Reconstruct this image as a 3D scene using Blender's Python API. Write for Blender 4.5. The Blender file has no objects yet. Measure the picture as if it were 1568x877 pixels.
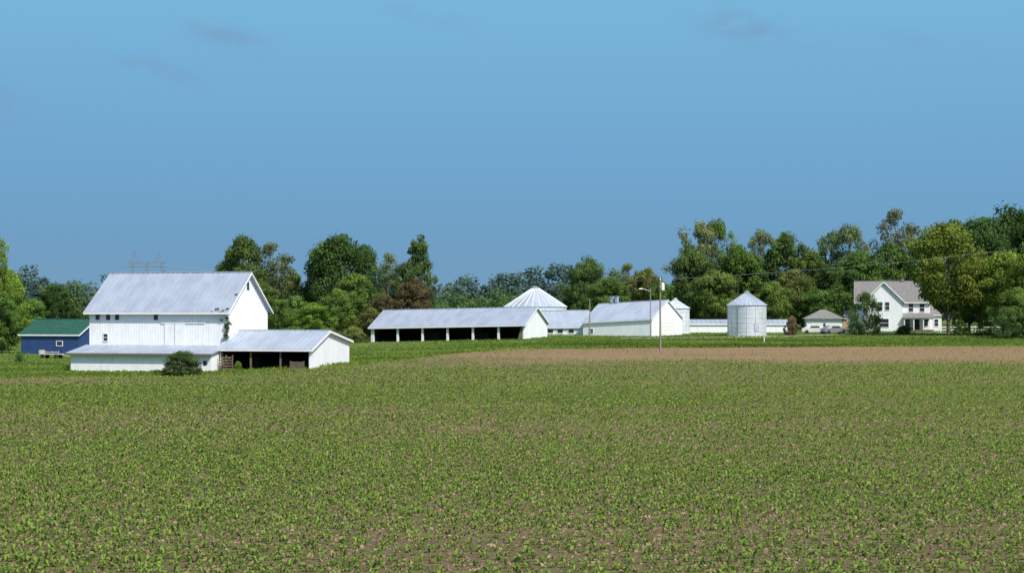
import bpy, math, random
import numpy as np
from mathutils import Vector
random.seed(7); R0=np.random.RandomState(11)
F=2613.0; CH=6.0; YH=480.0
scene=bpy.context.scene
# ------------------------------------------------------------------ terrain
gx=np.array([-70,-45,-30,-20,-8,5,60,150.]); gy=np.array([0,120,175,195,230,250,285,330,400,700.])
gz=np.array([[0,0,-.3,-.2,0,.2,.7,1.6,2.6,3],[0,0,-.35,-.1,.2,.35,.8,1.7,2.6,3],[0,0,-.25,.1,.5,.6,.9,1.8,2.6,3],
[0,0,.15,.6,.8,.85,1.2,1.9,2.7,3],[0,0,.2,.5,.9,1.1,1.6,2.2,2.8,3],[0,0,.3,.5,1.05,1.3,2.0,2.4,2.9,3.1],
[0,0,.3,.55,1.15,1.4,1.9,2.6,3.1,3.2],[0,0,.3,.6,1.25,1.5,2.0,2.7,3.2,3.2]])
tx=np.arange(-160,201,2.); ty=np.arange(-40,741,2.)
tmp=np.array([np.interp(ty,gy,r) for r in gz])
T=np.array([np.interp(tx,gx,tmp[:,j]) for j in range(len(ty))]).T
for _ in range(5):
    P_=np.pad(T,1,mode='edge'); T=(P_[:-2,1:-1]+P_[2:,1:-1]+P_[1:-1,:-2]+P_[1:-1,2:]+P_[1:-1,1:-1])/5
def G(x,y):
    x=np.asarray(x,float); y=np.asarray(y,float)
    fx=np.clip((x+160)/2,0,len(tx)-1.001); fy=np.clip((y+40)/2,0,len(ty)-1.001)
    i=fx.astype(int); j=fy.astype(int); a=fx-i; b=fy-j
    return T[i,j]*(1-a)*(1-b)+T[i+1,j]*a*(1-b)+T[i,j+1]*(1-a)*b+T[i+1,j+1]*a*b
def edgeY(x): return np.interp(x,[-300,-52,-42,-30,-16,-8,0,40,200],[160,166,171,176,189,222,238,244,250])
def bx(px,Y): return (px-784)*Y/F
# smooth random lattice noise for patchiness
def vnoise(x,y,s,seed):
    r=np.random.RandomState(seed).uniform(-1,1,(128,128)); u=np.asarray(x,float)/s; v=np.asarray(y,float)/s
    i=np.floor(u).astype(int); j=np.floor(v).astype(int); a=u-i; b=v-j; a=a*a*(3-2*a); b=b*b*(3-2*b)
    g=lambda p,q: r[p%128,q%128]
    return g(i,j)*(1-a)*(1-b)+g(i+1,j)*a*(1-b)+g(i,j+1)*(1-a)*b+g(i+1,j+1)*a*b
# ------------------------------------------------------------------ material helpers
def newmat(n):
    m=bpy.data.materials.new(n); m.use_nodes=True; m.node_tree.nodes.clear(); return m,m.node_tree.nodes,m.node_tree.links
def N(nd,t,**k):
    n=nd.new(t)
    for a,b in k.items(): setattr(n,a,b)
    return n
def math_(nd,lk,op,a,b=None,c=None,clamp=False):
    n=nd.new('ShaderNodeMath'); n.operation=op; n.use_clamp=clamp
    for i,v in enumerate((a,b,c)):
        if v is None: continue
        if isinstance(v,(int,float)): n.inputs[i].default_value=v
        else: lk.new(v,n.inputs[i])
    return n.outputs[0]
def mixc(nd,lk,f,a,b,bt='MIX'):
    n=nd.new('ShaderNodeMix'); n.data_type='RGBA'; n.blend_type=bt
    for i,v in ((0,f),(6,a),(7,b)):
        if isinstance(v,(int,float)): n.inputs[i].default_value=v
        elif isinstance(v,tuple): n.inputs[i].default_value=(*v[:3],1)
        else: lk.new(v,n.inputs[i])
    return n.outputs[2]
def noise(nd,lk,vec,scale,detail=4,rough=.55):
    n=nd.new('ShaderNodeTexNoise'); n.inputs['Scale'].default_value=scale; n.inputs['Detail'].default_value=detail; n.inputs['Roughness'].default_value=rough
    if vec is not None: lk.new(vec,n.inputs['Vector'])
    return n.outputs['Fac']
def mapping(nd,lk,vec,sc,rot=(0,0,0)):
    n=nd.new('ShaderNodeMapping'); n.inputs['Scale'].default_value=sc; n.inputs['Rotation'].default_value=rot; lk.new(vec,n.inputs['Vector']); return n.outputs[0]
def rng_(nd,lk,v,a,b,c=0.,d=1.):
    n=nd.new('ShaderNodeMapRange'); n.interpolation_type='SMOOTHSTEP'; lk.new(v,n.inputs[0])
    for i,x in enumerate((a,b,c,d)): n.inputs[i+1].default_value=x
    return n.outputs[0]
def surf(name,c1,c2,rough=.7,metal=0.,scale=(1,1,1),nscale=1.2,bump=0.,lo=.35,hi=.7,stain=None,sf=.55):
    m,nd,lk=newmat(name); tc=N(nd,'ShaderNodeTexCoord').outputs['Object']
    v=mapping(nd,lk,tc,scale); f=rng_(nd,lk,noise(nd,lk,v,nscale,6),lo,hi)
    col=mixc(nd,lk,f,c1,c2)
    if stain:
        f2=rng_(nd,lk,noise(nd,lk,mapping(nd,lk,tc,(2.5,2.5,.35)),1.0,6,.65),.5,.78,0,sf); col=mixc(nd,lk,f2,col,stain)
    p=N(nd,'ShaderNodeBsdfPrincipled'); lk.new(col,p.inputs['Base Color']); p.inputs['Roughness'].default_value=rough; p.inputs['Metallic'].default_value=metal
    if bump:
        b=N(nd,'ShaderNodeBump'); b.inputs['Strength'].default_value=bump; b.inputs['Distance'].default_value=.05
        lk.new(noise(nd,lk,v,nscale*6,3),b.inputs['Height']); lk.new(b.outputs[0],p.inputs['Normal'])
    o=N(nd,'ShaderNodeOutputMaterial'); lk.new(p.outputs[0],o.inputs[0]); return m
WHITE=surf('white_painted_boards',(.85,.86,.87),(.78,.79,.81),.6,stain=(.60,.58,.55),bump=.15,sf=.5)
WHITE2=surf('white_steel_siding',(.83,.85,.87),(.76,.78,.80),.45,scale=(1,1,.2),stain=(.62,.62,.60),sf=.25)
TRIM=surf('white_trim',(.82,.82,.81),(.75,.75,.73),.5)
ROOF=surf('galvanised_roof',(.40,.455,.54),(.33,.38,.46),.5,.15,scale=(.5,.25,.25),nscale=1.5,stain=(.30,.28,.27),sf=.35)
ROOF2=surf('pale_metal_roof',(.45,.51,.60),(.37,.42,.50),.45,.15,scale=(.4,.2,.2),nscale=1.5,stain=(.36,.33,.30),sf=.3)
SHING=surf('asphalt_shingles',(.17,.165,.16),(.25,.24,.225),.9,nscale=3,bump=.4)
GREENR=surf('green_metal_roof',(.018,.085,.055),(.028,.11,.07),.5,.0)
BLUEW=surf('blue_steel_siding',(.022,.052,.16),(.03,.065,.19),.5)
SILVER=surf('galvanised_steel_bin',(.66,.69,.73),(.56,.59,.63),.38,.3,scale=(1,1,.3),nscale=1.5)
BINW=surf('weathered_pale_bin',(.66,.70,.75),(.52,.56,.61),.5,.1,scale=(2,2,.3),nscale=1.5)
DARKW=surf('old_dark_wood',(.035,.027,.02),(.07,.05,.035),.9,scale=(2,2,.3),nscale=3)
WOOD=surf('weathered_wood',(.20,.15,.11),(.11,.08,.055),.9,scale=(3,3,.4),nscale=3)
POLE=surf('utility_pole_wood',(.20,.17,.14),(.30,.26,.22),.9,scale=(6,6,.4),nscale=2)
GLASS=surf('window_glass',(.02,.025,.03),(.04,.05,.06),.12)
STEEL=surf('tower_steel',(.22,.24,.26),(.30,.32,.34),.5,.4)
WIRE=surf('wire_aluminium',(.25,.27,.3),(.3,.32,.35),.6,.0)
CONC=surf('concrete',(.42,.40,.37),(.52,.50,.46),.9,nscale=2)
GRAVEL=surf('gravel',(.36,.32,.27),(.48,.44,.38),.95,nscale=3,bump=.5)
TAN=surf('tan_boards',(.34,.22,.14),(.42,.28,.18),.7)
BLACK=surf('black_rubber',(.015,.015,.015),(.03,.03,.03),.8)
CLOD=surf('dry_soil_clods',(.16,.105,.062),(.34,.245,.155),.95,nscale=1.7)
CARP=surf('grey_car_paint',(.28,.30,.33),(.30,.32,.35),.25,.3)
CARW=surf('white_car_paint',(.6,.6,.6),(.65,.65,.65),.25,.0)
def leafmat(name,trans=.42):
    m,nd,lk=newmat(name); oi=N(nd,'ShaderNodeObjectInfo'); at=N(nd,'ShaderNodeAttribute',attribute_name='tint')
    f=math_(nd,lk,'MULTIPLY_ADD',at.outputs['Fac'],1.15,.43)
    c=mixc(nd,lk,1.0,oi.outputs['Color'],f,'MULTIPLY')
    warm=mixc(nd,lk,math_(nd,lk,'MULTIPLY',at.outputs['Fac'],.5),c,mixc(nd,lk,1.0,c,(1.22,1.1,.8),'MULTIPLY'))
    d=N(nd,'ShaderNodeBsdfDiffuse'); t=N(nd,'ShaderNodeBsdfTranslucent'); lk.new(warm,d.inputs[0]); lk.new(warm,t.inputs[0])
    mx=N(nd,'ShaderNodeMixShader'); mx.inputs[0].default_value=trans; lk.new(d.outputs[0],mx.inputs[1]); lk.new(t.outputs[0],mx.inputs[2])
    o=N(nd,'ShaderNodeOutputMaterial'); lk.new(mx.outputs[0],o.inputs[0]); return m
LEAF=leafmat('foliage_leaves'); BARK=surf('bark',(.10,.085,.07),(.17,.145,.12),.95,scale=(3,3,.5),nscale=3)
# ------------------------------------------------------------------ mesh helpers
def mesh_quads(name,Q,mi=None,tint=None):
    n=len(Q); me=bpy.data.meshes.new(name); me.vertices.add(n*4); me.vertices.foreach_set('co',np.ascontiguousarray(Q,dtype=np.float32).ravel())
    me.loops.add(n*4); me.loops.foreach_set('vertex_index',np.arange(n*4,dtype=np.int32))
    me.polygons.add(n); me.polygons.foreach_set('loop_start',np.arange(0,n*4,4,dtype=np.int32)); me.polygons.foreach_set('loop_total',np.full(n,4,dtype=np.int32))
    if mi is not None: me.polygons.foreach_set('material_index',np.asarray(mi,dtype=np.int32))
    if tint is not None:
        a=me.attributes.new('tint','FLOAT','FACE'); a.data.foreach_set('value',np.asarray(tint,dtype=np.float32))
    me.update(calc_edges=True); return me
def addobj(name,data,loc=(0,0,0),parent=None,mats=()):
    o=bpy.data.objects.new(name,data); scene.collection.objects.link(o); o.location=loc
    if parent: o.parent=parent
    for m in mats: data.materials.append(m)
    return o
def unit(v): return v/np.maximum(np.linalg.norm(v,axis=-1,keepdims=True),1e-9)
def tubes(path,rad,seg=6):
    path=np.array(path,float); out=[]; rings=[]
    for i,p in enumerate(path):
        d=unit((path[min(i+1,len(path)-1)]-path[max(i-1,0)])[None])[0]
        a=np.cross(d,[.3,.9,.1]); a/=np.linalg.norm(a); b=np.cross(d,a)
        an=np.linspace(0,2*np.pi,seg,endpoint=False); rings.append(p+rad[i]*(np.cos(an)[:,None]*a+np.sin(an)[:,None]*b))
    for i in range(len(path)-1):
        for k in range(seg):
            k2=(k+1)%seg; out.append([rings[i][k],rings[i][k2],rings[i+1][k2],rings[i+1][k]])
    return np.array(out)
def leaves(rs,cen,rad,n,size,flat=.75,up=.45):
    m=len(cen); d=unit(rs.normal(size=(m,n,3))); r=rs.uniform(.2,1,(m,n,1))**.45
    r=r*(1+.14*rs.normal(size=(m,n,1)))
    rad=np.broadcast_to(np.asarray(rad,float).reshape(-1,1,1),(m,1,1)); off=d*r*rad; off[...,2]*=flat
    p=cen[:,None,:]+off
    nn=unit(d+.55*rs.normal(size=(m,n,3))+np.array([0,0,up])); a=unit(np.cross(nn,rs.normal(size=(m,n,3)))); b=np.cross(nn,a)
    s=size*rs.uniform(.55,1.35,(m,n,1)); w=s*rs.uniform(.6,1.,(m,n,1))
    q=np.stack([p-a*s*.5,p+b*w*.5,p+a*s*.5,p-b*w*.5],axis=2).reshape(-1,4,3)
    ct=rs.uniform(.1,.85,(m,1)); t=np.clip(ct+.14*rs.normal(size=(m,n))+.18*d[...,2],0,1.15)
    return q,t.ravel()
def tree_mesh(name,seed,H=16.,R=5.5,lo=.16,ncl=90,nl=150,leaf=.42,cr=1.35,pw=.6,skew=.8,gap=.25):
    rs=np.random.RandomState(seed)
    lean=rs.normal(size=2)*.25*min(1,H/8)
    tp=[(lean[0]*t*t*2,lean[1]*t*t*2,H*.82*t-.6*(t==0)) for t in np.linspace(0,1,7)]
    qs=[tubes(tp,np.linspace(.36,.06,7)*(H/16),8)]
    tt=rs.uniform(0,1,ncl*3); th=rs.uniform(0,2*np.pi,ncl*3)
    ph=rs.uniform(0,6.28,3)
    lob=1+.2*np.sin(th*2+ph[0]+tt*4)+.18*np.sin(th*3+ph[1]-tt*7)+.12*np.sin(tt*17+ph[2])
    prof=np.sin(np.pi*np.clip(tt,0.02,.985)**skew)**pw
    rr=R*prof*lob*np.sqrt(rs.uniform(.12,1,ncl*3))
    z=H*(lo+(1-lo)*tt)-cr*.4
    c=np.stack([rr*np.cos(th),rr*np.sin(th),z],1)
    keep=np.ones(len(c),bool)
    if gap>0:
        voids=np.stack([rs.uniform(-R,R,12),rs.uniform(-R,R,12),rs.uniform(H*.35,H,12)],1)
        for v in voids: keep&=np.linalg.norm(c-v,axis=1)>R*gap
    c=c[keep][:ncl]
    for i in range(0,len(c),3):
        e=c[i]; zb=min(max(e[2]-.9*np.hypot(e[0],e[1])-.5,H*.12),H*.75); t0=zb/(H*.82)
        b=np.array([lean[0]*t0*t0*2,lean[1]*t0*t0*2,zb]); mid=b*.5+e*.5+np.array([0,0,.35*H/16])+rs.normal(size=3)*.2*H/16
        r0=.14*(1-.6*t0)*(H/16); qs.append(tubes([b,mid,e],[r0,r0*.6,.03*H/16],5))
    nb=sum(len(q) for q in qs)
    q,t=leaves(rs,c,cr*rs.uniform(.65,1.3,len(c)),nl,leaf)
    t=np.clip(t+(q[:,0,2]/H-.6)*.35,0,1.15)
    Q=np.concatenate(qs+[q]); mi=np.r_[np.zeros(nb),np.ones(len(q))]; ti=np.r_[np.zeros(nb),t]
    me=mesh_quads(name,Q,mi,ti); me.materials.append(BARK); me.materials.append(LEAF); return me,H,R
PROT={'full':[tree_mesh('tree_full_%d'%i,20+i,R=6.2,ncl=125,nl=175,pw=.5,skew=.85,cr=1.6,gap=.16) for i in range(4)],
 'tall':[tree_mesh('tree_tall_%d'%i,40+i,R=4.3,ncl=95,nl=160,pw=.5,skew=.75,cr=1.25,leaf=.36,gap=.25) for i in range(3)],
 'open':[tree_mesh('tree_open_%d'%i,60+i,R=5.4,ncl=115,nl=95,pw=.55,skew=1.0,cr=1.15,leaf=.33,lo=.22,gap=.3) for i in range(3)],
 'high':[tree_mesh('tree_high_%d'%i,70+i,R=6.2,ncl=120,nl=170,pw=.5,skew=.9,cr=1.5,leaf=.38,lo=.30,gap=.2) for i in range(2)],
 'bush':[tree_mesh('bush_%d'%i,90+i,H=3.,R=2.5,ncl=110,nl=120,pw=.5,skew=.5,cr=.5,leaf=.14,lo=.02,gap=0) for i in range(2)],
 'shrub':[tree_mesh('shrub_%d'%i,80+i,H=4.,R=3.,ncl=70,nl=140,pw=.5,skew=.6,cr=.66,leaf=.17,lo=.04,gap=.08) for i in range(2)]}
cnt=0
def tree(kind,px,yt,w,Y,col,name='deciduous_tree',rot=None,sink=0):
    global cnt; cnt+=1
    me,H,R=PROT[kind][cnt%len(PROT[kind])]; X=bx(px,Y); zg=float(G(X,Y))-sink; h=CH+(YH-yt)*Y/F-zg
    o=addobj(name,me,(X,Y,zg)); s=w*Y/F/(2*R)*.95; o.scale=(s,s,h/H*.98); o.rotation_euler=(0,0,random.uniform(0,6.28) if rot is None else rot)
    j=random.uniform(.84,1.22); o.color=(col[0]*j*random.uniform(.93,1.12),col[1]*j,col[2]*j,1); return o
DK=(.085,.150,.048); MD=(.128,.215,.055); BR=(.180,.285,.056); OL=(.190,.225,.075); GY=(.155,.198,.092); RB=(.125,.112,.060)
# ------------------------------------------------------------------ ground
def lines(a,b,st,far,neg=None):
    core=list(np.arange(a,b+.01,st)); l=[]; d=st; x=b
    while x<far: d*=1.35; x+=d; l.append(x)
    m=[]; d=st; x=a; neg=neg if neg is not None else -far
    while x>neg: d*=1.35; x-=d; m.append(x)
    return np.array(m[::-1]+core+l)
LX=lines(-110,130,2.,7000); LY=lines(30,430,2.,7000,-400)
XX,YY=np.meshgrid(LX,LY,indexing='ij'); ZZ=G(XX,YY)
V=np.stack([XX,YY,ZZ],-1).reshape(-1,3); nx,ny=len(LX),len(LY); ii,jj=np.meshgrid(np.arange(nx-1),np.arange(ny-1),indexing='ij')
q=np.stack([ii*ny+jj,(ii+1)*ny+jj,(ii+1)*ny+jj+1,ii*ny+jj+1],-1).reshape(-1,4)
def patch(x,y):
    yw=y+9*vnoise(x,y,35,1)+4*vnoise(x,y,12,2)-.12*x*np.clip((130-y)/60,0,1)
    b=np.interp(yw,[30,55,70,90,108,145,170,190,208,260],[.86,.82,.70,.66,.80,.84,.74,.42,.14,.08])
    s=.13*vnoise(x*.6,y,7,3)+.12*vnoise(x*.3,y,2.6,4)+.11*vnoise(x,y,22,5)
    lf=np.clip((-30-x)/12,0,1)*np.clip((y-146)/8,0,1)*.45-np.clip((5-x)/25,0,1)*np.clip((y-165)/10,0,1)*.25
    return np.clip(b+s-lf,0,1)
me=bpy.data.meshes.new('ground'); me.from_pydata(V.tolist(),[],q.tolist())
at=me.attributes.new('edge_d','FLOAT','POINT'); at.data.foreach_set('value',(YY-edgeY(XX)).astype(np.float32).ravel())
at=me.attributes.new('crop_density','FLOAT','POINT'); at.data.foreach_set('value',patch(XX,YY).astype(np.float32).ravel())
for p in me.polygons: p.use_smooth=True
m,nd,lk=newmat('field_soil_and_grass')
geo=N(nd,'ShaderNodeNewGeometry').outputs['Position']; ed=N(nd,'ShaderNodeAttribute',attribute_name='edge_d').outputs['Fac']; cdn=N(nd,'ShaderNodeAttribute',attribute_name='crop_density').outputs['Fac']
n1=noise(nd,lk,geo,.35,5); n2=noise(nd,lk,geo,3.5,6,.8); n3=noise(nd,lk,mapping(nd,lk,geo,(.012,.05,1),(0,0,.08)),1.,4)
n4=noise(nd,lk,mapping(nd,lk,geo,(.05,.9,1),(0,0,.10)),1.,4); n5=noise(nd,lk,geo,9,4,.8)
soil=mixc(nd,lk,rng_(nd,lk,n2,.36,.64),(.125,.082,.048),(.285,.200,.118))
soil=mixc(nd,lk,rng_(nd,lk,n3,.35,.7),soil,mixc(nd,lk,.6,soil,(.30,.205,.11)))
soil=mixc(nd,lk,rng_(nd,lk,n5,.50,.68,0,.75),soil,(.42,.33,.22))
soil=mixc(nd,lk,rng_(nd,lk,n5,.46,.32,0,.6),soil,(.065,.045,.028))
soil=mixc(nd,lk,rng_(nd,lk,n4,.5,.72,0,.35),soil,(.32,.23,.12))
sparse=rng_(nd,lk,cdn,.5,.15)
soil=mixc(nd,lk,math_(nd,lk,'MULTIPLY',sparse,.6),soil,mixc(nd,lk,rng_(nd,lk,n2,.3,.7),(.27,.170,.088),(.39,.265,.14)))
wd=math_(nd,lk,'MULTIPLY',rng_(nd,lk,cdn,.2,.9,0,.45),rng_(nd,lk,n1,.3,.6,.5,1.))
soil=mixc(nd,lk,wd,soil,(.140,.175,.045))
g1=mixc(nd,lk,rng_(nd,lk,n1,.3,.7),(.11,.185,.036),(.165,.235,.05))
g1=mixc(nd,lk,rng_(nd,lk,n2,.35,.7,0,.5),g1,(.08,.135,.032)); g1=mixc(nd,lk,rng_(nd,lk,n3,.4,.7,0,.5),g1,(.20,.225,.078))
e2=math_(nd,lk,'ADD',ed,math_(nd,lk,'MULTIPLY_ADD',n1,5.,-2.5)); msk=rng_(nd,lk,e2,-.8,.8)
col=mixc(nd,lk,msk,soil,g1)
p=N(nd,'ShaderNodeBsdfPrincipled'); lk.new(col,p.inputs['Base Color']); p.inputs['Roughness'].default_value=.95; p.inputs['Specular IOR Level'].default_value=.1
b=N(nd,'ShaderNodeBump'); b.inputs['Strength'].default_value=1.; b.inputs['Distance'].default_value=.2; lk.new(n2,b.inputs['Height']); lk.new(b.outputs[0],p.inputs['Normal'])
lk.new(p.outputs[0],N(nd,'ShaderNodeOutputMaterial').inputs[0])
addobj('ground',me,mats=[m])
# soil clods: small ridged lumps lying on the near field
rs=np.random.RandomState(77); n=95000; y=33+82*rs.uniform(size=n)**.8; x=rs.uniform(-1,1,n)*(.335*y+5)
k=np.argsort(rs.uniform(size=n)); an=rs.uniform(0,6.28,n); s=(.022+.05*rs.uniform(size=n)**3)[:,None]
d=np.stack([np.cos(an),np.sin(an),0*an],1); sd=np.stack([-np.sin(an),np.cos(an),0*an],1); b0=np.stack([x,y,G(x,y)-.004],1); hz=s*np.array([[0,0,1.]])*rs.uniform(.5,1.2,(n,1))
r1=b0-d*s*.5+hz; r2=b0+d*s*.6+hz*.8
Q=np.concatenate([np.stack([b0-d*s-sd*s*.8,b0+d*s-sd*s*.8,r2,r1],1),np.stack([b0+d*s+sd*s*.8,b0-d*s+sd*s*.8,r1,r2],1)])
addobj('soil_clods',mesh_quads('soil_clods',Q),mats=[CLOD])
# ------------------------------------------------------------------ corn seedlings
def crop(y0,y1,ds,dr,nl,seg2,hs,wk):
    rs=np.random.RandomState(int(y0)); ang=.10; hw=.335*y1+8
    rws=np.arange(y0-hw*.12,y1+hw*.12,dr); al=np.arange(-hw,hw,ds); A,B=np.meshgrid(al,rws,indexing='ij')
    A=A+rs.uniform(-.5,.5,A.shape)*ds; B=B+rs.normal(size=B.shape)*.04+.15*np.sin(A*.12)
    x=A.ravel(); y=(B+A*math.tan(ang)).ravel()
    pt=patch(x,y); k=(y>y0)&(y<=y1)&(np.abs(x)<.335*y+7)&(y<edgeY(x)-1.5)&(rs.uniform(size=x.shape)<np.clip(.03+.97*pt,.08,.96))
    x=x[k];y=y[k];pt=pt[k]; n=len(x); z=G(x,y); base=np.stack([x,y,z-.01],1)
    h=hs*rs.uniform(.45,1.3,n)*(.7+.45*pt); Q=[];Tn=[]
    a0=rs.uniform(0,6.28,n)
    for l in range(nl):
        an=a0+l*2*np.pi/nl+rs.normal(size=n)*.5; d=np.stack([np.cos(an),np.sin(an),0*an],1); sd=np.stack([-np.sin(an),np.cos(an),0*an],1)
        hl=h*rs.uniform(.65,1.15,n); w=(wk*hl+.012)[:,None]; out=(hl*rs.uniform(.55,1.25,n))[:,None]; up=np.array([[0,0,1.]])*hl[:,None]
        m1=base+d*out*.45+up*.72; m2=base+d*out+up*rs.uniform(.3,.9,(n,1)); t=rs.uniform(.25,1.,n)
        if seg2:
            Q.append(np.stack([base-sd*w*.3,base+sd*w*.3,m1+sd*w*.55,m1-sd*w*.55],1)); Q.append(np.stack([m1-sd*w*.55,m1+sd*w*.55,m2+sd*w*.08,m2-sd*w*.08],1)); Tn+=[t,t]
        else:
            Q.append(np.stack([base-sd*w*.3,m1-sd*w*.8,m2,m1+sd*w*.8],1)); Tn.append(t)
    return np.concatenate(Q),np.concatenate(Tn)
cs=[crop(30,80,.135,.50,4,True,.165,.25),crop(80,140,.17,.60,3,False,.17,.29),crop(140,262,.26,.80,2,False,.19,.42)]
o=addobj('corn_seedlings',mesh_quads('corn_seedlings',np.concatenate([c[0] for c in cs]),None,np.concatenate([c[1] for c in cs])),mats=[LEAF]); o.color=(.175,.262,.060,1)
# ------------------------------------------------------------------ grass and weeds
rs=np.random.RandomState(5); n=230000; gX=rs.uniform(-90,125,n); gY=edgeY(gX)+rs.exponential(38,n)-1.5+rs.normal(size=n)*.8
k=(gY<345)&(np.abs(gX)<.34*gY+6); gX=gX[k];gY=gY[k]; n=len(gX); an=rs.uniform(0,6.28,n)
near=np.exp(-np.clip(gY-edgeY(gX)-2,0,99)/5.); hh=rs.uniform(.05,.14,n)*(1+2.2*near*np.clip(vnoise(gX,gY,4,9)+.4,0,1.4))
d=np.stack([np.cos(an),np.sin(an),0*an],1); b0=np.stack([gX,gY,G(gX,gY)-.02],1); w=rs.uniform(.05,.14,n)[:,None]; upv=np.array([[0,0,1.]])*hh[:,None]+rs.normal(size=(n,3))*.05
Q=np.stack([b0-d*w,b0+d*w,b0+upv+d*w*.5,b0+upv-d*w*.4],1)
o=addobj('grass',mesh_quads('grass',Q,None,np.clip(.45+.35*vnoise(gX,gY*2,14,8)+rs.normal(size=n)*.15,0,1)),mats=[LEAF]); o.color=(.160,.240,.048,1)
# ------------------------------------------------------------------ trees
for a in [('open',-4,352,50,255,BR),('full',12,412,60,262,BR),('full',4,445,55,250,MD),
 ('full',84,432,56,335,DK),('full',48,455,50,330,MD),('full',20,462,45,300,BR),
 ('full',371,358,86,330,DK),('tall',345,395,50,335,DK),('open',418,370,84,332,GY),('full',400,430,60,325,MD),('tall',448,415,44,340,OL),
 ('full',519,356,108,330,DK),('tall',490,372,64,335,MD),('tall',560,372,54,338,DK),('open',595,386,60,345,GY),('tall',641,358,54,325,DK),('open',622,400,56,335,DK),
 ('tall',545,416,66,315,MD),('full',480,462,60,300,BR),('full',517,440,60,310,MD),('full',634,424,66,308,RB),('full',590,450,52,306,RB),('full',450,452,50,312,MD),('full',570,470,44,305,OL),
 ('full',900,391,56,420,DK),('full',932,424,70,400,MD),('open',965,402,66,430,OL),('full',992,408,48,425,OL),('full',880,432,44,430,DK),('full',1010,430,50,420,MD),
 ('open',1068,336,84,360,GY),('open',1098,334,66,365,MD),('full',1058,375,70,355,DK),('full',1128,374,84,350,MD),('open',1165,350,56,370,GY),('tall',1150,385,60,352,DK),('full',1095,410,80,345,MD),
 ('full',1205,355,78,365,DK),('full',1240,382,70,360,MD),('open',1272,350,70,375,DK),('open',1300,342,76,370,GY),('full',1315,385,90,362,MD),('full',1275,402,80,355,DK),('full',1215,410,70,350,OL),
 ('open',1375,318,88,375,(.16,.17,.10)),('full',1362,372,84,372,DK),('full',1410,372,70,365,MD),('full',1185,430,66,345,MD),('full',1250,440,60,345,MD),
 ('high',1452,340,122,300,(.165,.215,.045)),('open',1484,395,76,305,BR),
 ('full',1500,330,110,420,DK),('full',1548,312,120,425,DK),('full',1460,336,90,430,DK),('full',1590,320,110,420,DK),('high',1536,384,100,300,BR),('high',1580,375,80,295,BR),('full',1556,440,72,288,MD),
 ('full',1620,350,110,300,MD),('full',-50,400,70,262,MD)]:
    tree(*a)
for a in [('shrub',1326,447,56,304,DK),('shrub',1545,470,48,282,DK),('shrub',1568,462,50,286,MD),('shrub',1506,478,34,300,MD)]:
    tree(*a,name='small_tree')
for a in [('bush',279,537,76,172.5,(.085,.14,.05)),('bush',1212,484,26,300,(.17,.14,.085)),('bush',365,553,16,178,MD),('bush',385,494,30,345,MD),('bush',30,536,16,215,MD),('bush',1385,498,34,308,DK),('bush',1470,490,26,300,MD),('bush',540,500,50,290,OL),('bush',500,502,60,292,MD),('bush',450,500,60,290,MD)]:
    tree(*a,name='shrub')
def mass(name,crowns,nl,leaf,col,seed,flat=None):
    rs=np.random.RandomState(seed); Q=[];Tn=[]
    for (x,y,z,rx,rz) in crowns:
        sub=rs.randint(5,9); c=np.stack([x+rs.normal(size=sub)*rx*.5,y+rs.normal(size=sub)*rx*.4,z+rs.uniform(-.8,.75,sub)*rz],1)
        c=np.vstack([c,[[x,y,z]]]); q,t=leaves(rs,c,rx*rs.uniform(.4,.75,len(c)),nl,leaf,flat=.85); Q.append(q);Tn.append(np.clip(t*.8+rs.uniform(-.14,.2),0,1))
    o=addobj(name,mesh_quads(name,np.concatenate(Q),None,np.concatenate(Tn)),mats=[LEAF]); o.color=(*col,1)
rs=np.random.RandomState(3)
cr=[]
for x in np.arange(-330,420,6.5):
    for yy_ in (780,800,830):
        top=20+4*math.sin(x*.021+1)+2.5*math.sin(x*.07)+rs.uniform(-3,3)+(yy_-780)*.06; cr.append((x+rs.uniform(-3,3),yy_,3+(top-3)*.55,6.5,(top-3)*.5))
mass('distant_treeline',cr,60,1.5,(.100,.168,.155),1)  # aerial haze is painted into the leaves as a paler, bluish base colour
cr=[]
for x in np.arange(-190,150,5.):
    y=520+rs.uniform(-15,15); top=13.0+2.5*math.sin(x*.05)+rs.uniform(-2.5,2.5)+ (3 if x<-95 else 0); cr.append((x,y,3+(top-3)*.5,4.5,(top-3)*.5))
mass('background_woodland',cr,90,.8,(.120,.195,.09),2)
cr=[]
for x in np.r_[np.arange(-52,-18,2.2),np.arange(33,72,2.4),np.arange(74,120,2.5)]:
    y=(325 if x<0 else 352)+rs.uniform(-8,8); t=rs.uniform(5,10)+(1.5 if x>0 else 0); zb=float(G(x,y)); cr.append((x,y,zb+t*.45,2.2,t*.45))
mass('hedgerow_thicket',cr,110,.4,(.115,.195,.055),4)
cr=[(x,400+rs.uniform(-8,8),3+rs.uniform(2,4),3,3.5) for x in np.arange(-120,-48,3.2)]+[(x,470+rs.uniform(-8,8),6,4,4.5) for x in np.arange(-22,45,4)]
mass('field_edge_brush',cr,90,.6,(.14,.225,.075),6)
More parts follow.
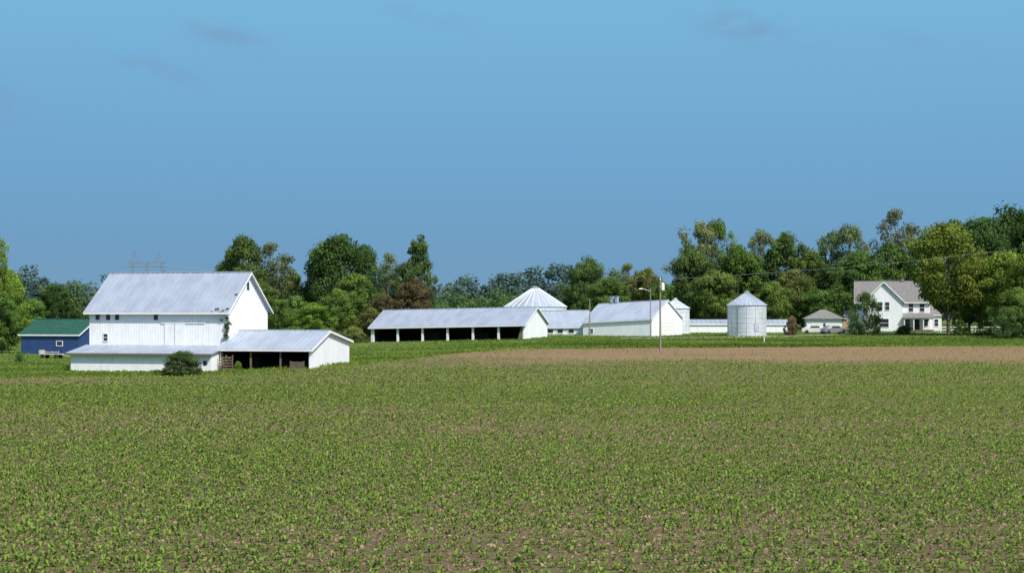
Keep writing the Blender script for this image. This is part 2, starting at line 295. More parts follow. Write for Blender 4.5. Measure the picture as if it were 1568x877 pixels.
# ------------------------------------------------------------------ buildings
class M:
    def __init__(s,k=0.): s.v=[];s.f=[];s.mi=[];s.k=k
    def add(s,vs,fs,mi=0):
        b=len(s.v); s.v+=[(a,b_,z+s.k*a) for a,b_,z in vs]; s.f+=[tuple(i+b for i in f) for f in fs]; s.mi+=[mi]*len(fs)
    def hexa(s,p,mi=0): s.add(p,[(0,3,2,1),(4,5,6,7),(0,1,5,4),(1,2,6,5),(2,3,7,6),(3,0,4,7)],mi)
    def box(s,a0,a1,b0,b1,z0,z1,mi=0): s.hexa([(a0,b0,z0),(a1,b0,z0),(a1,b1,z0),(a0,b1,z0),(a0,b0,z1),(a1,b0,z1),(a1,b1,z1),(a0,b1,z1)],mi)
    def slope(s,a0,a1,b0,z0,b1,z1,h,mi=0): s.hexa([(a0,b0,z0),(a1,b0,z0),(a1,b1,z1),(a0,b1,z1),(a0,b0,z0+h),(a1,b0,z0+h),(a1,b1,z1+h),(a0,b1,z1+h)],mi)
    def penta(s,a0,a1,b0,b1,z0,zf,zb,br,zr,mi=0):
        pr=[(b0,z0),(b1,z0),(b1,zb),(br,zr),(b0,zf)]; s.add([(a0,b,z) for b,z in pr]+[(a1,b,z) for b,z in pr],[(4,3,2,1,0),(5,6,7,8,9)]+[(i,(i+1)%5,5+(i+1)%5,5+i) for i in range(5)],mi)
    def strut(s,p,q,r,mi=0,seg=5):
        for f in tubes([p,q],[r,r],seg): s.add([tuple(x) for x in f],[(0,1,2,3)],mi)
    def obj(s,name,parent=None,mats=(),smooth=False):
        me=bpy.data.meshes.new(name); me.from_pydata(s.v,[],s.f); me.polygons.foreach_set('material_index',s.mi)
        o=addobj(name,me,(0,0,0),parent,mats); me.update()
        return o
def empty(name,x,y,z=0,al=0):
    e=bpy.data.objects.new(name,None); scene.collection.objects.link(e); e.location=(x,y,z); e.rotation_euler=(0,0,-math.radians(al)); return e
def roofmesh(e,L0,L1,W0,W1,zf,zb,br,zr,oh,k,mat,rib=.6,th=.1,ohg=.35,name='roof'):
    m=M(k); sf=(zr-zf)/(br-W0); sb=(zr-zb)/(W1-br)
    m.slope(L0-ohg,L1+ohg,W0-oh,zf-oh*sf+.03,br,zr+.03,th); m.slope(L0-ohg,L1+ohg,W1+oh,zb-oh*sb+.03,br+.001,zr+.03,th)
    if rib:
        a=L0-ohg+.15
        while a<L1+ohg-.1:
            m.slope(a,a+.07,W0-oh,zf-oh*sf+.03+th,br,zr+.03+th,.06); m.slope(a,a+.07,W1+oh,zb-oh*sb+.03+th,br,zr+.03+th,.06); a+=rib
    m.box(L0-ohg-.01,L1+ohg+.01,br-.16,br+.16,zr+th+.0,zr+th+.1)
    m.obj(name,e,[mat])
    t=M(k)
    for aa in (L0-ohg-.05,L1+ohg):
        t.slope(aa,aa+.05,W0-oh,zf-oh*sf-.12,br,zr-.12,.2); t.slope(aa,aa+.05,W1+oh,zb-oh*sb-.12,br,zr-.12,.2)
    t.box(L0-ohg,L1+ohg,W0-oh-.04,W0-oh,zf-oh*sf-.12,zf-oh*sf+.08)
    t.obj('fascia_boards',e,[TRIM])
def gable(name,X,Y,al,L,W,z0,zf,zb,zr,br=None,k=0,wall=WHITE,roof=ROOF,oh=.4,rib=.6,open_front=False,ohg=.35):
    e=empty(name,X,Y,0,al); br=W/2 if br is None else br; m=M(k)
    if not open_front: m.penta(-L,0,0,W,z0,zf,zb,br,zr); m.obj('walls',e,[wall])
    else:
        m.penta(-L,-L+.15,0,W,z0,zf,zb,br,zr); m.penta(-.15,0,0,W,z0,zf,zb,br,zr); m.box(-L+.15,-.15,W-.15,W,z0,zb); m.obj('walls',e,[wall])
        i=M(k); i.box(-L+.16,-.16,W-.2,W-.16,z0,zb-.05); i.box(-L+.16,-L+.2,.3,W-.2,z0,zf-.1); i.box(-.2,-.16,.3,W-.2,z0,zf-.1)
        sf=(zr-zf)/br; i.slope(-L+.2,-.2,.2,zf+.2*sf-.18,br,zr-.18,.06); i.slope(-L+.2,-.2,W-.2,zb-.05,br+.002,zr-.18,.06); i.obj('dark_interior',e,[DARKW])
    roofmesh(e,-L,0,0,W,zf,zb,br,zr,oh,k,roof,rib,ohg=ohg); return e
def win(e,face,p,z,w,h,k=0,frame=True,muntin=True,plane=0.):
    m=M(); 
    def bb(u0,u1,z0,z1,d0,d1,mi):
        if face=='f': m.box(u0,u1,plane-d1,plane-d0,z0,z1,mi)
        else: m.box(plane+d0,plane+d1,u0,u1,z0,z1,mi)
    bb(p-w/2,p+w/2,z,z+h,.003,.02,1)
    if frame:
        t=.09; bb(p-w/2-t,p-w/2,z-t,z+h+t,.003,.06,0); bb(p+w/2,p+w/2+t,z-t,z+h+t,.003,.06,0); bb(p-w/2,p+w/2,z+h,z+h+t,.003,.07,0); bb(p-w/2,p+w/2,z-t,z,.003,.09,0)
        if muntin: bb(p-w/2,p+w/2,z+h/2-.03,z+h/2+.03,.021,.04,0)
    m.obj('window',e,[TRIM,GLASS])
def boards(e,L0,L1,b,z0,z1,st=.3,mat=WHITE):
    m=M(); a=L0+.1
    while a<L1-.05: m.box(a,a+.03,b-.018,b-.002,z0,z1); a+=st
    m.obj('battens',e,[mat])
# bank barn
bX,bY=bx(348,185),185.
e=gable('white_bank_barn',bX,bY,15.3,16.6,10.9,-1.2,6.45,6.45,10.5,oh=.55,ohg=.45,rib=.62)
boards(e,-16.6,0,0,2.6,6.4,.32)
m=M(); b_=.15
while b_<10.8: m.box(.002,.018,b_,b_+.03,.6,6.45+(4.05/5.45)*min(b_,10.87-b_)-.05); b_+=.32
m.obj('gable_battens',e,[WHITE])
for a in (-15.6,-14.3,-13.2,-8.5): win(e,'f',a,5.3,.5,.8,frame=False)
win(e,'f',-14.6,3.0,.5,.75); win(e,'g',1.8,3.0,.55,.8); win(e,'g',5.45,8.6,.6,.9,frame=False); win(e,'g',8.9,3.4,.5,.8)
m=M(); m.box(-7.4,-5.0,-.075,-.02,2.55,4.9); m.box(-7.9,-2.6,-.10,-.02,4.92,5.02); m.box(-6.22,-6.18,-.085,-.076,2.55,4.9,1); m.obj('sliding_door',e,[WHITE,WOOD])
m=M(); pr=[(-4,-1.2),(0-.02,-1.2),(-.02,2.42),(-4,1.72)]
m.add([(-16.6,b,z) for b,z in pr]+[(0,b,z) for b,z in pr],[(3,2,1,0),(4,5,6,7)]+[(i,(i+1)%4,4+(i+1)%4,4+i) for i in (0,1,3)]); m.obj('lean_to_walls',e,[WHITE])
m=M(); m.slope(-17.0,.3,-4.5,1.66,-.02,2.46,.09)
a=-16.9
while a<.2: m.slope(a,a+.06,-4.5,1.75,-.02,2.55,.045); a+=.62
m.obj('lean_to_roof',e,[ROOF]); m=M(); m.box(-17,.3,-4.56,-4.5,1.55,1.74); m.obj('lean_to_fascia',e,[WOOD])
m=M(); m.box(-1.15,-.95,-4.03,-4.003,-.6,1.6); m.box(-2.2,-1.3,-4.03,-4.003,-.6,1.55); m.obj('lean_to_door',e,[WHITE]); m=M(); m.box(-.9,-.5,-4.035,-4.003,.5,1.0); m.obj('lean_to_window',e,[GLASS])
# vines on the barn corner
rs=np.random.RandomState(9); al=math.radians(-15.3); ca,sa=math.cos(al),math.sin(al)
def loc2w(a,b,z): return (bX+a*ca-b*sa,bY+a*sa+b*ca,z)
pts=[loc2w(rs.normal()*.18,-.08+rs.normal()*.1,z) for z in np.r_[rs.uniform(4.4,6.6,14),rs.uniform(2.2,4.4,9)]]+[loc2w(.15,t,6.35+t*.72+rs.normal()*.12) for t in rs.uniform(0,3.6,12)]+[loc2w(-.3-abs(rs.normal())*.8,-.3,6.1+rs.normal()*.12) for t in range(8)]+[loc2w(-16.4+abs(rs.normal())*.9,-.3,6.0+rs.normal()*.12) for t in range(6)]
q,t=leaves(rs,np.array(pts),.24,34,.15); o=addobj('climbing_vine',mesh_quads('climbing_vine',q,None,t),mats=[LEAF]); o.color=(*DK,1)
# attached machine shed
c=loc2w(10.46,-2.0,0)
e=gable('machine_shed',c[0],c[1],15.3,10.4,11.6,-1.2,2.25,2.9,4.05,br=4.9,k=0.0,oh=.35,open_front=True,roof=ROOF2,wall=WHITE2)
m=M()
for a in (-10.2,-6.9,-3.5): m.box(a,a+.16,.02,.18,-1.2,2.2)
m.box(-10.4,0,.0,.16,2.0,2.24); m.obj('posts_and_header',e,[WOOD])
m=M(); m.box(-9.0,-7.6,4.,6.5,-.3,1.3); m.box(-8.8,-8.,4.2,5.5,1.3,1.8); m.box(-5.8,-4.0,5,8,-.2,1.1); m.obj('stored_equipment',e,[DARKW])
m=M()
for i in range(5): m.box(-10.2,-8.6,-.62,-.58,.05+i*.3,.2+i*.3)
for a in (-10.2,-9.45,-8.7): m.box(a,a+.1,-.58,-.5,-.5,1.6)
m.strut((-10.1,-.66,.1),(-8.7,-.66,1.4),.05)
g=empty('wooden_gate',c[0],c[1],0,15.3); m.obj('gate_boards',g,[WOOD])
m=M()
for i in range(4): m.box(-1.9,-.3,-1.0,-.96,.2+i*.2,.34+i*.2)
for a in (-1.9,-.4): m.box(a,a+.1,-.96,-.88,-.2,1.0)
g=empty('board_fence',c[0],c[1],0,15.3); m.obj('fence_boards',g,[WOOD])
# open front pole shed
sX=bx(803,280)
e=gable('open_pole_shed',sX,280,20,27.6,11.6,-.2,4.3,4.3,7.0,k=.019,oh=.5,open_front=True,wall=WHITE2,roof=ROOF,rib=.7)
m=M(.019)
for i in range(7):
    a=-27.4+i*(27.2/6.)-(.25 if i==6 else 0); m.box(a,a+.34,-.02,.3,-.2,4.1)
m.obj('posts',e,[TRIM]); m=M(.019); m.box(-27.6,0,.05,.2,3.85,4.2); m.obj('header_beam',e,[WOOD])
m=M()
for a in (-20,-11): m.box(a,a+2.8,5,8,1.4,2.8); m.box(a+.5,a+1.6,5.5,7.5,2.8,3.5)
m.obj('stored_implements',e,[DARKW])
m=M(); m.hexa([(-1.3,-.03,1.2),(-.28,-.03,1.2),(-.28,.25,1.2),(-1.3,.25,1.2),(-.5,-.03,4.1),(-.28,-.03,4.1),(-.28,.25,4.1),(-.5,.25,4.1)]); m.obj('corner_panel',e,[WOOD])
# low link building
e=gable('low_white_outbuilding',bx(893,305),305,14,9.5,8,0,3.75,3.75,6.5,k=.01,wall=WHITE2,roof=ROOF2,oh=.3)
for a in (-6,-4.2,-2.2): win(e,'f',a,2.55,1.0,.6,muntin=False)
# white steel building
e=gable('white_steel_barn',bx(998,295),295,30,13.4,12.7,.5,5.15,5.15,8.3,k=.05,wall=WHITE2,roof=ROOF2,oh=.25,ohg=.2)
m=M(); m.box(.003,.05,3.2,9.4,1.9,4.9); m.obj('overhead_door',e,[TRIM])
m=M()
for z in (2.5,3.1,3.7,4.3): m.box(.051,.06,3.2,9.4,z,z+.03)
m.obj('door_panel_lines',e,[ROOF])
m=M()
for a in (-10.8,-9.9): 
    m.box(a-.22,a+.22,6.0,6.7,7.9,9.0); m.box(a-.3,a+.3,5.9,6.8,9.0,9.12)
m.obj('roof_vents',e,[ROOF]); win(e,'f',-11.8,2.6,.8,.7)
# bins
def gbin(name,X,Y,r,z0,ze,zp,mat,roofm,ladder=True,seg=56,ribs=28,band=.82,ribm=None,rr=.05):
    e=empty(name,X,Y,0); m=M(); prof=[]; z=z0
    while z<ze-.01:
        z2=min(z+band,ze); prof+=[(r,z),(r+.0,z2-.10),(r+.045,z2-.07),(r+.045,z2-.02)]; z=z2
    prof.append((r,ze))
    for i in range(len(prof)-1):
        for s in range(seg):
            t0,t1=2*math.pi*s/seg,2*math.pi*(s+1)/seg; (ra,za),(rb,zb)=prof[i],prof[i+1]
            m.add([(ra*math.cos(t0),ra*math.sin(t0),za),(ra*math.cos(t1),ra*math.sin(t1),za),(rb*math.cos(t1),rb*math.sin(t1),zb),(rb*math.cos(t0),rb*math.sin(t0),zb)],[(0,1,2,3)])
    for s in range(14):
        t=2*math.pi*s/14+.1; m.strut((1.012*r*math.cos(t),1.012*r*math.sin(t),z0),(1.012*r*math.cos(t),1.012*r*math.sin(t),ze),.04)
    m.obj('bin_wall',e,[mat]); m=M(); rc=.09*r+.15; zc=zp-.45
    for s in range(seg):
        t0,t1=2*math.pi*s/seg,2*math.pi*(s+1)/seg; R1=r+.18
        m.add([(R1*math.cos(t0),R1*math.sin(t0),ze-.06),(R1*math.cos(t1),R1*math.sin(t1),ze-.06),(rc*math.cos(t1),rc*math.sin(t1),zc),(rc*math.cos(t0),rc*math.sin(t0),zc)],[(0,1,2,3)])
    for s in range(ribs):
        t=2*math.pi*s/ribs; m.strut(((r+.18)*math.cos(t),(r+.18)*math.sin(t),ze-.03),(rc*math.cos(t),rc*math.sin(t),zc+.04),rr,1)
    for f in tubes([(0,0,zc-.05),(0,0,zc+.25)],[rc,rc],16): m.add([tuple(x) for x in f],[(0,1,2,3)])
    for f in tubes([(0,0,zc+.25),(0,0,zp)],[rc*1.25,.03],16): m.add([tuple(x) for x in f],[(0,1,2,3)])
    m.obj('conical_roof',e,[roofm,ribm or roofm])
    if ladder:
        m=M(); t=-2.15; d=np.array([math.cos(t),math.sin(t),0]); sd=np.array([-d[1],d[0],0])
        for s_ in (-.22,.22): m.strut(tuple(d*(r+.18)+sd*s_+[0,0,z0+.4]),tuple(d*(r+.18)+sd*s_+[0,0,ze+.2]),.03)
        z=z0+.5
        while z<ze: m.strut(tuple(d*(r+.18)-sd*.22+[0,0,z]),tuple(d*(r+.18)+sd*.22+[0,0,z]),.02); z+=.3
        m.obj('ladder',e,[STEEL]); m=M(); t=-1.2
        d=np.array([math.cos(t),math.sin(t),0]); sd=np.array([-d[1],d[0],0]); P=[d*(r-.1)-sd*.45,d*(r-.1)+sd*.45,d*(r+.1)+sd*.45,d*(r+.1)-sd*.45]
        m.hexa([tuple(p_+[0,0,z0+.9]) for p_ in P]+[tuple(p_+[0,0,z0+2.3]) for p_ in P]); m.obj('door',e,[ROOF2])
    m=M()
    for f in tubes([(0,0,z0-1.2),(0,0,z0+.12)],[r+.3,r+.3],32): m.add([tuple(x) for x in f],[(0,1,2,3)])
    m.add([((r+.3)*math.cos(2*math.pi*i/32),(r+.3)*math.sin(2*math.pi*i/32),z0+.12) for i in range(32)],[tuple(range(32))]); m.obj('concrete_base',e,[CONC])
    return e
gbin('grain_bin',bx(1143.5,300),300,3.4,2.05,7.5,10.0,SILVER,ROOF2)
gbin('grain_bin',bx(820,322),322,5.8,2.2,7.3,11.2,BINW,ROOF2,ladder=False,ribs=26,ribm=TRIM,rr=.065)
gbin('grain_bin',bx(1034,315),315,2.6,2.3,7.0,8.9,BINW,BINW,ladder=False)
e=gable('long_low_shed',bx(1206,322),322,2,19.5,6,.8,4.0,4.0,4.7,wall=WHITE2,roof=ROOF2,oh=.2,rib=.9)
# garage with hip roof
e=empty('hip_roof_garage',bx(1262,325),325,0,6); z0=float(G(bx(1262,325),325))
m=M(); m.box(-3.3,3.3,0,5.5,z0-.6,z0+2.5); m.obj('walls',e,[WHITE2]); m=M()
zr_=z0+2.5; m.add([(-3.9,-.6,zr_),(3.9,-.6,zr_),(3.9,6.1,zr_),(-3.9,6.1,zr_),(-.5,2.75,zr_+1.75),(.5,2.75,zr_+1.75)],[(0,1,5,4),(1,2,5),(2,3,4,5),(3,0,4),(3,2,1,0)]); m.obj('hip_roof',e,[SHING])
m=M(); m.box(-2.6,-.3,-.05,-.003,z0-.1,z0+2.1); m.box(.3,2.6,-.05,-.003,z0-.1,z0+2.1); m.obj('garage_doors',e,[TRIM])
m=M()
for z in (.4,.9,1.4): m.box(-2.6,2.6,-.06,-.051,z0+z,z0+z+.03)
m.obj('door_grooves',e,[WOOD]); win(e,'f',0,z0+1.,.4,.6,frame=False); m=M(); m.box(3.32,4.4,.5,4.5,z0-.6,z0+2.3); m.obj('lean_to',e,[TAN]); m=M(); m.slope(3.3,4.6,.3,z0+2.31,4.7,z0+2.6,.08); m.obj('lean_to_roof',e,[SHING])
# farmhouse
hY=330; e=empty('white_farmhouse',bx(1424,hY),hY,0,12); z0=2.0
m=M(); m.penta(-14.0,0,0,7.5,z0,8.6,8.6,3.75,12.3); m.obj('main_walls',e,[WHITE2]); roofmesh(e,-14.0,0,0,7.5,8.6,8.6,3.75,12.3,.5,0,SHING,0)
m=M(); A0,A1=-12.3,-5.2; mid=(A0+A1)/2; fb=-1.9
m.add([(A0,fb,z0),(A1,fb,z0),(A1,fb,8.6),(mid,fb,12.1),(A0,fb,8.6),(A0,.0,z0),(A1,.0,z0),(A1,.0,8.6),(A0,.0,8.6)],[(0,1,2,3,4),(0,4,8,5),(1,6,7,2)]); m.obj('cross_gable_walls',e,[WHITE2])
m=M(); s_=(12.1-8.6)/(A1-mid)
for sg,Ae in ((-1,A0),(1,A1)):
    ex=Ae+sg*.5; ez=8.6-.5*s_; P=[(ex,fb-.4,ez+.02),(mid,fb-.4,12.12),(mid,3.7,12.12),(ex,3.7,ez+.02)]; m.add(P+[(a,b,z+.12) for a,b,z in P],[(0,1,2,3),(7,6,5,4),(0,4,5,1),(1,5,6,2),(2,6,7,3),(3,7,4,0)])
m.obj('cross_gable_roof',e,[SHING])
m=M()
for sg,Ae in ((-1,A0),(1,A1)):
    ex=Ae+sg*.5; ez=8.6-.5*s_; P=[(ex,fb-.45,ez-.16),(mid,fb-.45,11.95),(mid,fb-.41,11.95),(ex,fb-.41,ez-.16)]; m.add(P+[(a,b,z+.28) for a,b,z in P],[(0,1,2,3),(7,6,5,4),(0,4,5,1),(2,6,7,3)])
m.obj('rake_boards',e,[TRIM])
for a in (mid-.65,mid+.65): win(e,'f',a,6.7,.8,1.5,plane=fb)
win(e,'f',mid,3.4,1.8,1.6,plane=fb)
for a in (-3.6,-1.5): win(e,'f',a,6.4,.85,1.5)
win(e,'g',2.2,6.4,.85,1.5); win(e,'g',5.3,6.4,.85,1.5); win(e,'g',2.2,3.4,.85,1.5)
m=M(); m.slope(-5.2,.6,-2.8,5.1,-.01,6.0,.12); m.obj('porch_roof',e,[SHING]); m=M()
for a in (-5.0,-3.2,-1.4,.3): m.box(a,a+.18,-2.6,-2.42,2.9,5.1)
m.box(-5.2,.5,-2.65,-2.4,4.95,5.12); m.obj('porch_posts',e,[TRIM]); m=M(); m.box(-5.2,.6,-2.7,-.01,z0,2.9); m.obj('porch_floor',e,[WOOD])
m=M(); m.box(-3.,-2.0,-.06,-.004,2.92,5.0); m.obj('front_door',e,[DARKW])
win(e,'f',-4.2,3.6,.8,1.3); win(e,'f',-.8,3.6,.8,1.3)
m=M(); m.penta(.01,2.2,1.0,6.5,z0,5.9,5.9,3.75,7.6); m.obj('ell_walls',e,[WHITE2]); roofmesh(e,.4,2.2,1.0,6.5,5.9,5.9,3.75,7.6,.3,0,SHING,0,name='ell_roof'); win(e,'f',1.2,3.6,.7,1.3,plane=1.0)
m=M(); m.box(-16.0,-14.01,1,6.5,z0,5.4); m.obj('left_wing',e,[WHITE2]); m=M(); m.slope(-16.4,-14.02,.6,5.42,3.7,6.5,.12); m.slope(-16.4,-14.02,6.9,5.42,3.701,6.5,.12); m.obj('left_wing_roof',e,[SHING])
m=M(); m.box(-5.4,-4.8,3.4,4.0,12.0,12.8); m.box(-5.46,-4.74,3.34,4.06,12.8,12.9); m.obj('chimney',e,[SHING])
# blue shed
e=gable('blue_pole_barn',bx(120,245),245,16,9.3,9,-1,3.05,3.05,5.1,wall=BLUEW,roof=GREENR,oh=.3,rib=.75)
win(e,'f',-3.0,1.4,.9,.6,muntin=False); m=M(); m.box(-8.2,-6.9,-.04,-.003,-.2,2.2); m.obj('door',e,[BLUEW])
# ------------------------------------------------------------------ poles, tower, wires
def pole(px,yt,Y,r,xarm=True,light=False,name='utility_pole'):
    X=bx(px,Y); z=float(G(X,Y)); zt=CH+(YH-yt)*Y/F; e=empty(name,X,Y,0); m=M()
    for f in tubes([(0,0,z-1),(0,0,zt)],[r,r*.65],10): m.add([tuple(v) for v in f],[(0,1,2,3)])
    m.obj('pole_shaft',e,[POLE])
    m=M()
    if xarm:
        for f in tubes([(.32,-.1,zt-1.4),(.32,-.1,zt-.5)],[.24,.24],12): m.add([tuple(v) for v in f],[(0,1,2,3)])
        for f in tubes([(.32,-.1,zt-.5),(.32,-.1,zt-.4)],[.24,.05],12): m.add([tuple(v) for v in f],[(0,1,2,3)])
        for f in tubes([(0,0,zt),(0,0,zt+.25)],[.07,.05],8): m.add([tuple(v) for v in f],[(0,1,2,3)])
        m.box(-.05,.5,-.12,-.06,zt-1.0,zt-.9)
    if light:
        m.strut((0,0,zt-.6),(-1.4,-.3,zt-.2),.04); m.hexa([(-2.0,-.5,zt-.3),(-1.3,-.5,zt-.3),(-1.3,-.2,zt-.3),(-2.0,-.2,zt-.3),(-1.9,-.45,zt-.12),(-1.4,-.45,zt-.12),(-1.4,-.25,zt-.12),(-1.9,-.25,zt-.12)])
    if m.v: m.obj('fittings',e,[TRIM])
    return Vector((X,Y,zt))
p1=pole(1011,428,228,.15); p2=pole(903,457,284,.12,False); p3=pole(996,440,288,.11,False,True)
def wire(p,q,sag,r=.015,name='power_line'):
    pts=[np.array(p)*(1-t)+np.array(q)*t-np.array([0,0,4*sag*t*(1-t)]) for t in np.linspace(0,1,25)]
    o=addobj(name,mesh_quads(name,tubes(pts,[r]*25,4)),mats=[WIRE])
wire(p1,(-62,560,17),2.0,.018); wire(p1,p2,.6,.012); wire(p1,p3,.4,.012); wire(p1,(120,330,22),1.2,.012)
wire((-300,600,20),(bx(225,600),600,24),3,.04); wire((bx(225,600),600,24),(60,900,24),6,.05)
e=empty('transmission_tower',bx(225,600),600,0,10); m=M(); zt=24.
for xx in (-5.4,0,5.4):
    for s1 in (-.7,.7): m.strut((xx+s1,0,2),(xx+s1*.5,0,zt),.09)
    for i in range(11):
        za,zb=2+i*2,4+i*2; m.strut((xx-.6,0,za),(xx+.6,0,zb),.055)
for z in (zt,zt-1.6): m.strut((-7,0,z),(7,0,z),.1)
for i in range(9): m.strut((-6.5+i*1.45,0,zt-1.6),(-5.8+i*1.45,0,zt),.06)
for xx in (-4.6,4.6): m.strut((xx-1.2,0,zt),(xx,0,zt+4),.09); m.strut((xx+1.2,0,zt),(xx,0,zt+4),.09); m.strut((xx-.6,0,zt+2),(xx+.6,0,zt+2),.06)
m.strut((-5.4,0,12),(0,0,zt-2),.07); m.strut((5.4,0,12),(0,0,zt-2),.07)
m.obj('lattice',e,[STEEL])
# ------------------------------------------------------------------ driveway
qs=[]
P=[(18,283),(30,286),(40,291),(52,300),(66,312),(85,318),(110,322)]
xs=np.linspace(18,110,80); yc=np.interp(xs,[p_[0] for p_ in P],[p_[1] for p_ in P])
for i in range(79):
    c4=[(xs[i],yc[i]-2.2),(xs[i+1],yc[i+1]-2.2),(xs[i+1],yc[i+1]+2.2),(xs[i],yc[i]+2.2)]; qs.append([(a,b,float(G(a,b))+.05) for a,b in c4])
addobj('gravel_driveway',mesh_quads('gravel_driveway',np.array(qs)),mats=[GRAVEL])
# ------------------------------------------------------------------ vehicles, posts
def wheel(m,a,b,r,wd=.18):
    for f in tubes([(a,b,r),(a,b+wd,r)],[r,r],14): m.add([tuple(v) for v in f],[(0,1,2,3)])
    for bb in (b,b+wd): m.add([(a+r*math.cos(t),bb,r+r*math.sin(t)) for t in np.linspace(0,2*math.pi,14,endpoint=False)],[tuple(range(14))])
def car(name,X,Y,rot,mat):
    z=float(G(X,Y)); e=empty(name,X,Y,z,rot); m=M(); 
    pr=[(-2.3,.35),(2.3,.35),(2.32,.8),(1.5,1.0),(.9,1.48),(-1.1,1.5),(-1.9,1.05),(-2.32,.95)]
    n=len(pr); w=.88; m.add([(a,-w*(1 if zz<1.2 else .82),zz) for a,zz in pr]+[(a,w*(1 if zz<1.2 else .82),zz) for a,zz in pr],[tuple(range(n)),tuple(range(2*n-1,n-1,-1))]+[(i,n+i,n+(i+1)%n,(i+1)%n) for i in range(n)])
    m.obj('body',e,[mat]); m=M()
    for a in (-1.45,1.45):
        for b in (-.9,.72): wheel(m,a,b,.33)
    m.obj('wheels',e,[BLACK]); m=M()
    m.hexa([(-.9,-.89,1.06),(.95,-.89,1.06),(.95,.89,1.06),(-.9,.89,1.06),(-.7,-.78,1.4),(.7,-.78,1.4),(.7,.78,1.4),(-.7,.78,1.4)]); m.obj('windows',e,[GLASS])
car('parked_car',bx(1277,312),312,-15,CARP); car('parked_car',bx(1247,314),314,5,CARW)
wx_,wy_=bx(80,226),226.; e=empty('farm_wagon',wx_,wy_,float(G(wx_,wy_)),12); m=M()
for a in (-1.0,.9):
    for b in (-.75,.6): wheel(m,a,b,.3,.14)
m.obj('wheels',e,[BLACK]); m=M(); m.box(-1.5,1.4,-.7,.75,.55,.66); 
for a in (-1.5,-.55,.4,1.3): m.box(a,a+.07,-.76,-.701,.55,1.05)
m.box(-1.5,1.4,-.80,-.761,.85,.95); m.box(-1.5,-1.43,-.7,.75,.66,1.15); m.strut((1.4,0,.5),(2.5,0,.3),.05); m.obj('wagon_bed',e,[CONC])
def post(px,Y,h,mat,name):
    X=bx(px,Y); m=M(); z=float(G(X,Y)); m.box(-.06,.06,-.06,.06,z-.2,z+h); m.box(-.09,.09,-.09,.09,z+h,z+h+.05); e=empty(name,X,Y,0); m.obj('post',e,[mat])
post(1170,262,.9,TRIM,'marker_post')
m=M(); e=empty('yard_fence',0,0,0)
for i in range(14):
    x=bx(1440,318)+i*1.6; z=float(G(x,318)); m.box(x,x+.12,318,318.12,z-.2,z+1.3)
    if i<13:
        for h in (.5,1.0): m.box(x+.12,x+1.6,318.02,318.08,z+h,z+h+.12)
m.obj('rails',e,[TRIM])
# ------------------------------------------------------------------ world
w=bpy.data.worlds.new("World"); scene.world=w; w.use_nodes=True; nd=w.node_tree.nodes; lk=w.node_tree.links; nd.clear()
EL=46; AZ=143
sky=N(nd,'ShaderNodeTexSky',sky_type='NISHITA'); sky.sun_disc=False; sky.sun_elevation=math.radians(EL); sky.sun_rotation=math.radians(AZ); sky.air_density=1.0; sky.dust_density=1.3; sky.ozone_density=1.0
tc=N(nd,'ShaderNodeTexCoord').outputs['Generated']; sp=N(nd,'ShaderNodeSeparateXYZ'); lk.new(tc,sp.inputs[0]); X_,Y_,Z_=sp.outputs
S=.15
rp=N(nd,'ShaderNodeValToRGB'); lk.new(math_(nd,lk,'MULTIPLY',Z_,4.),rp.inputs[0]); cr_=rp.color_ramp
def L(c): return tuple(((v/255+.055)/1.055)**2.4 for v in c)+(1,)
for i,(p_,c_) in enumerate([(0.,(124,160,188)),(.12,(113,157,192)),(.35,(113,166,207)),(.72,(121,181,218)),(1.,(124,184,220))]):
    el=cr_.elements[i] if i<2 else cr_.elements.new(p_)
    el.position=p_; el.color=L(c_)
low=rp.outputs[0]
nz=noise(nd,lk,mapping(nd,lk,tc,(40,40,110)),1.,5,.6)
cm=None
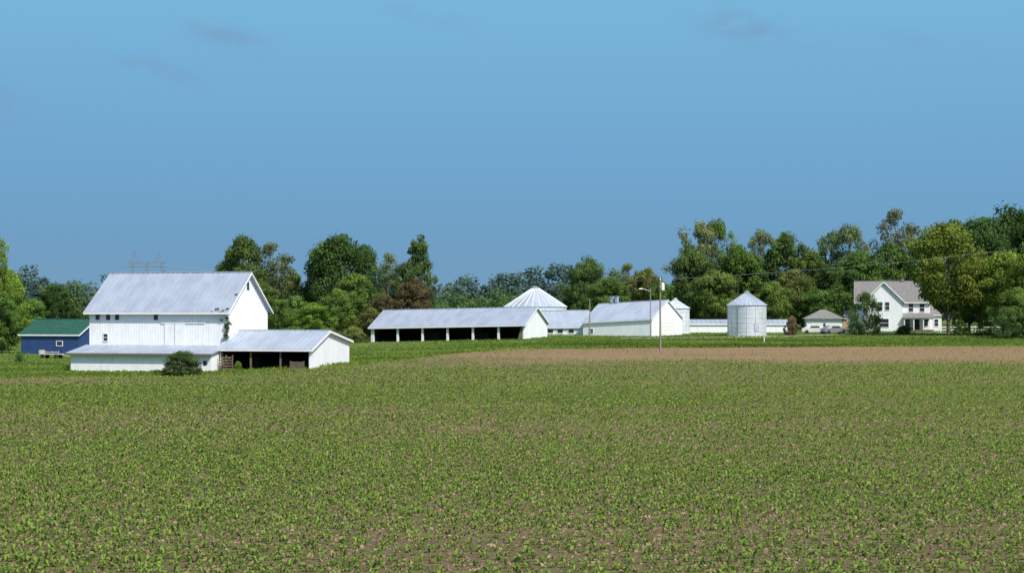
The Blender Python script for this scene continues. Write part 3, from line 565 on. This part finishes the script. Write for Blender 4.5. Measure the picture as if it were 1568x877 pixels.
for (cx,cz,wx,wz,st) in [(-.160,.157,.024,.007,.9),(.136,.163,.03,.010,.8),(-.296,.12,.02,.014,.9),(-.204,.140,.028,.005,.6),(-.05,.172,.03,.006,.4),(.24,.15,.04,.006,.3)]:
    dx=math_(nd,lk,'DIVIDE',math_(nd,lk,'SUBTRACT',X_,cx),wx); dz=math_(nd,lk,'DIVIDE',math_(nd,lk,'ADD',math_(nd,lk,'SUBTRACT',Z_,cz),math_(nd,lk,'MULTIPLY',math_(nd,lk,'SUBTRACT',X_,cx),.25)),wz)
    r2=math_(nd,lk,'ADD',math_(nd,lk,'MULTIPLY',dx,dx),math_(nd,lk,'MULTIPLY',dz,dz)); g_=math_(nd,lk,'MULTIPLY',math_(nd,lk,'EXPONENT',math_(nd,lk,'MULTIPLY',r2,-1.)),st)
    g_=math_(nd,lk,'MULTIPLY',g_,math_(nd,lk,'GREATER_THAN',Y_,0.)); cm=g_ if cm is None else math_(nd,lk,'ADD',cm,g_)
cm=math_(nd,lk,'MULTIPLY',cm,rng_(nd,lk,nz,.32,.62),clamp=True)
low=mixc(nd,lk,math_(nd,lk,'MULTIPLY',cm,.8),low,L((122,158,194))[:3])
low=mixc(nd,lk,1.,low,(1/S,1/S,1/S),'MULTIPLY')
col=mixc(nd,lk,rng_(nd,lk,Z_,.22,.5),low,sky.outputs[0])
bg=N(nd,'ShaderNodeBackground'); bg.inputs[1].default_value=S; lk.new(col,bg.inputs[0]); lk.new(bg.outputs[0],N(nd,'ShaderNodeOutputWorld').inputs[0])
sd=bpy.data.lights.new('sun','SUN'); sd.energy=4.8; sd.angle=math.radians(.5); sd.color=(1,.955,.88); so=addobj('sun',sd)
dv=Vector((math.sin(math.radians(AZ))*math.cos(math.radians(EL)),math.cos(math.radians(AZ))*math.cos(math.radians(EL)),math.sin(math.radians(EL))))
so.rotation_euler=dv.to_track_quat('Z','Y').to_euler()
cd=bpy.data.cameras.new('camera'); cd.lens=60; cd.sensor_width=36; cd.clip_end=12000; cd.clip_start=.5; co=addobj('camera',cd,(0,0,CH)); co.rotation_euler=(math.radians(90)+math.atan((YH-438.5)/F),0,0); scene.camera=co
scene.view_settings.view_transform='Standard'; scene.view_settings.look='None'; scene.view_settings.exposure=0
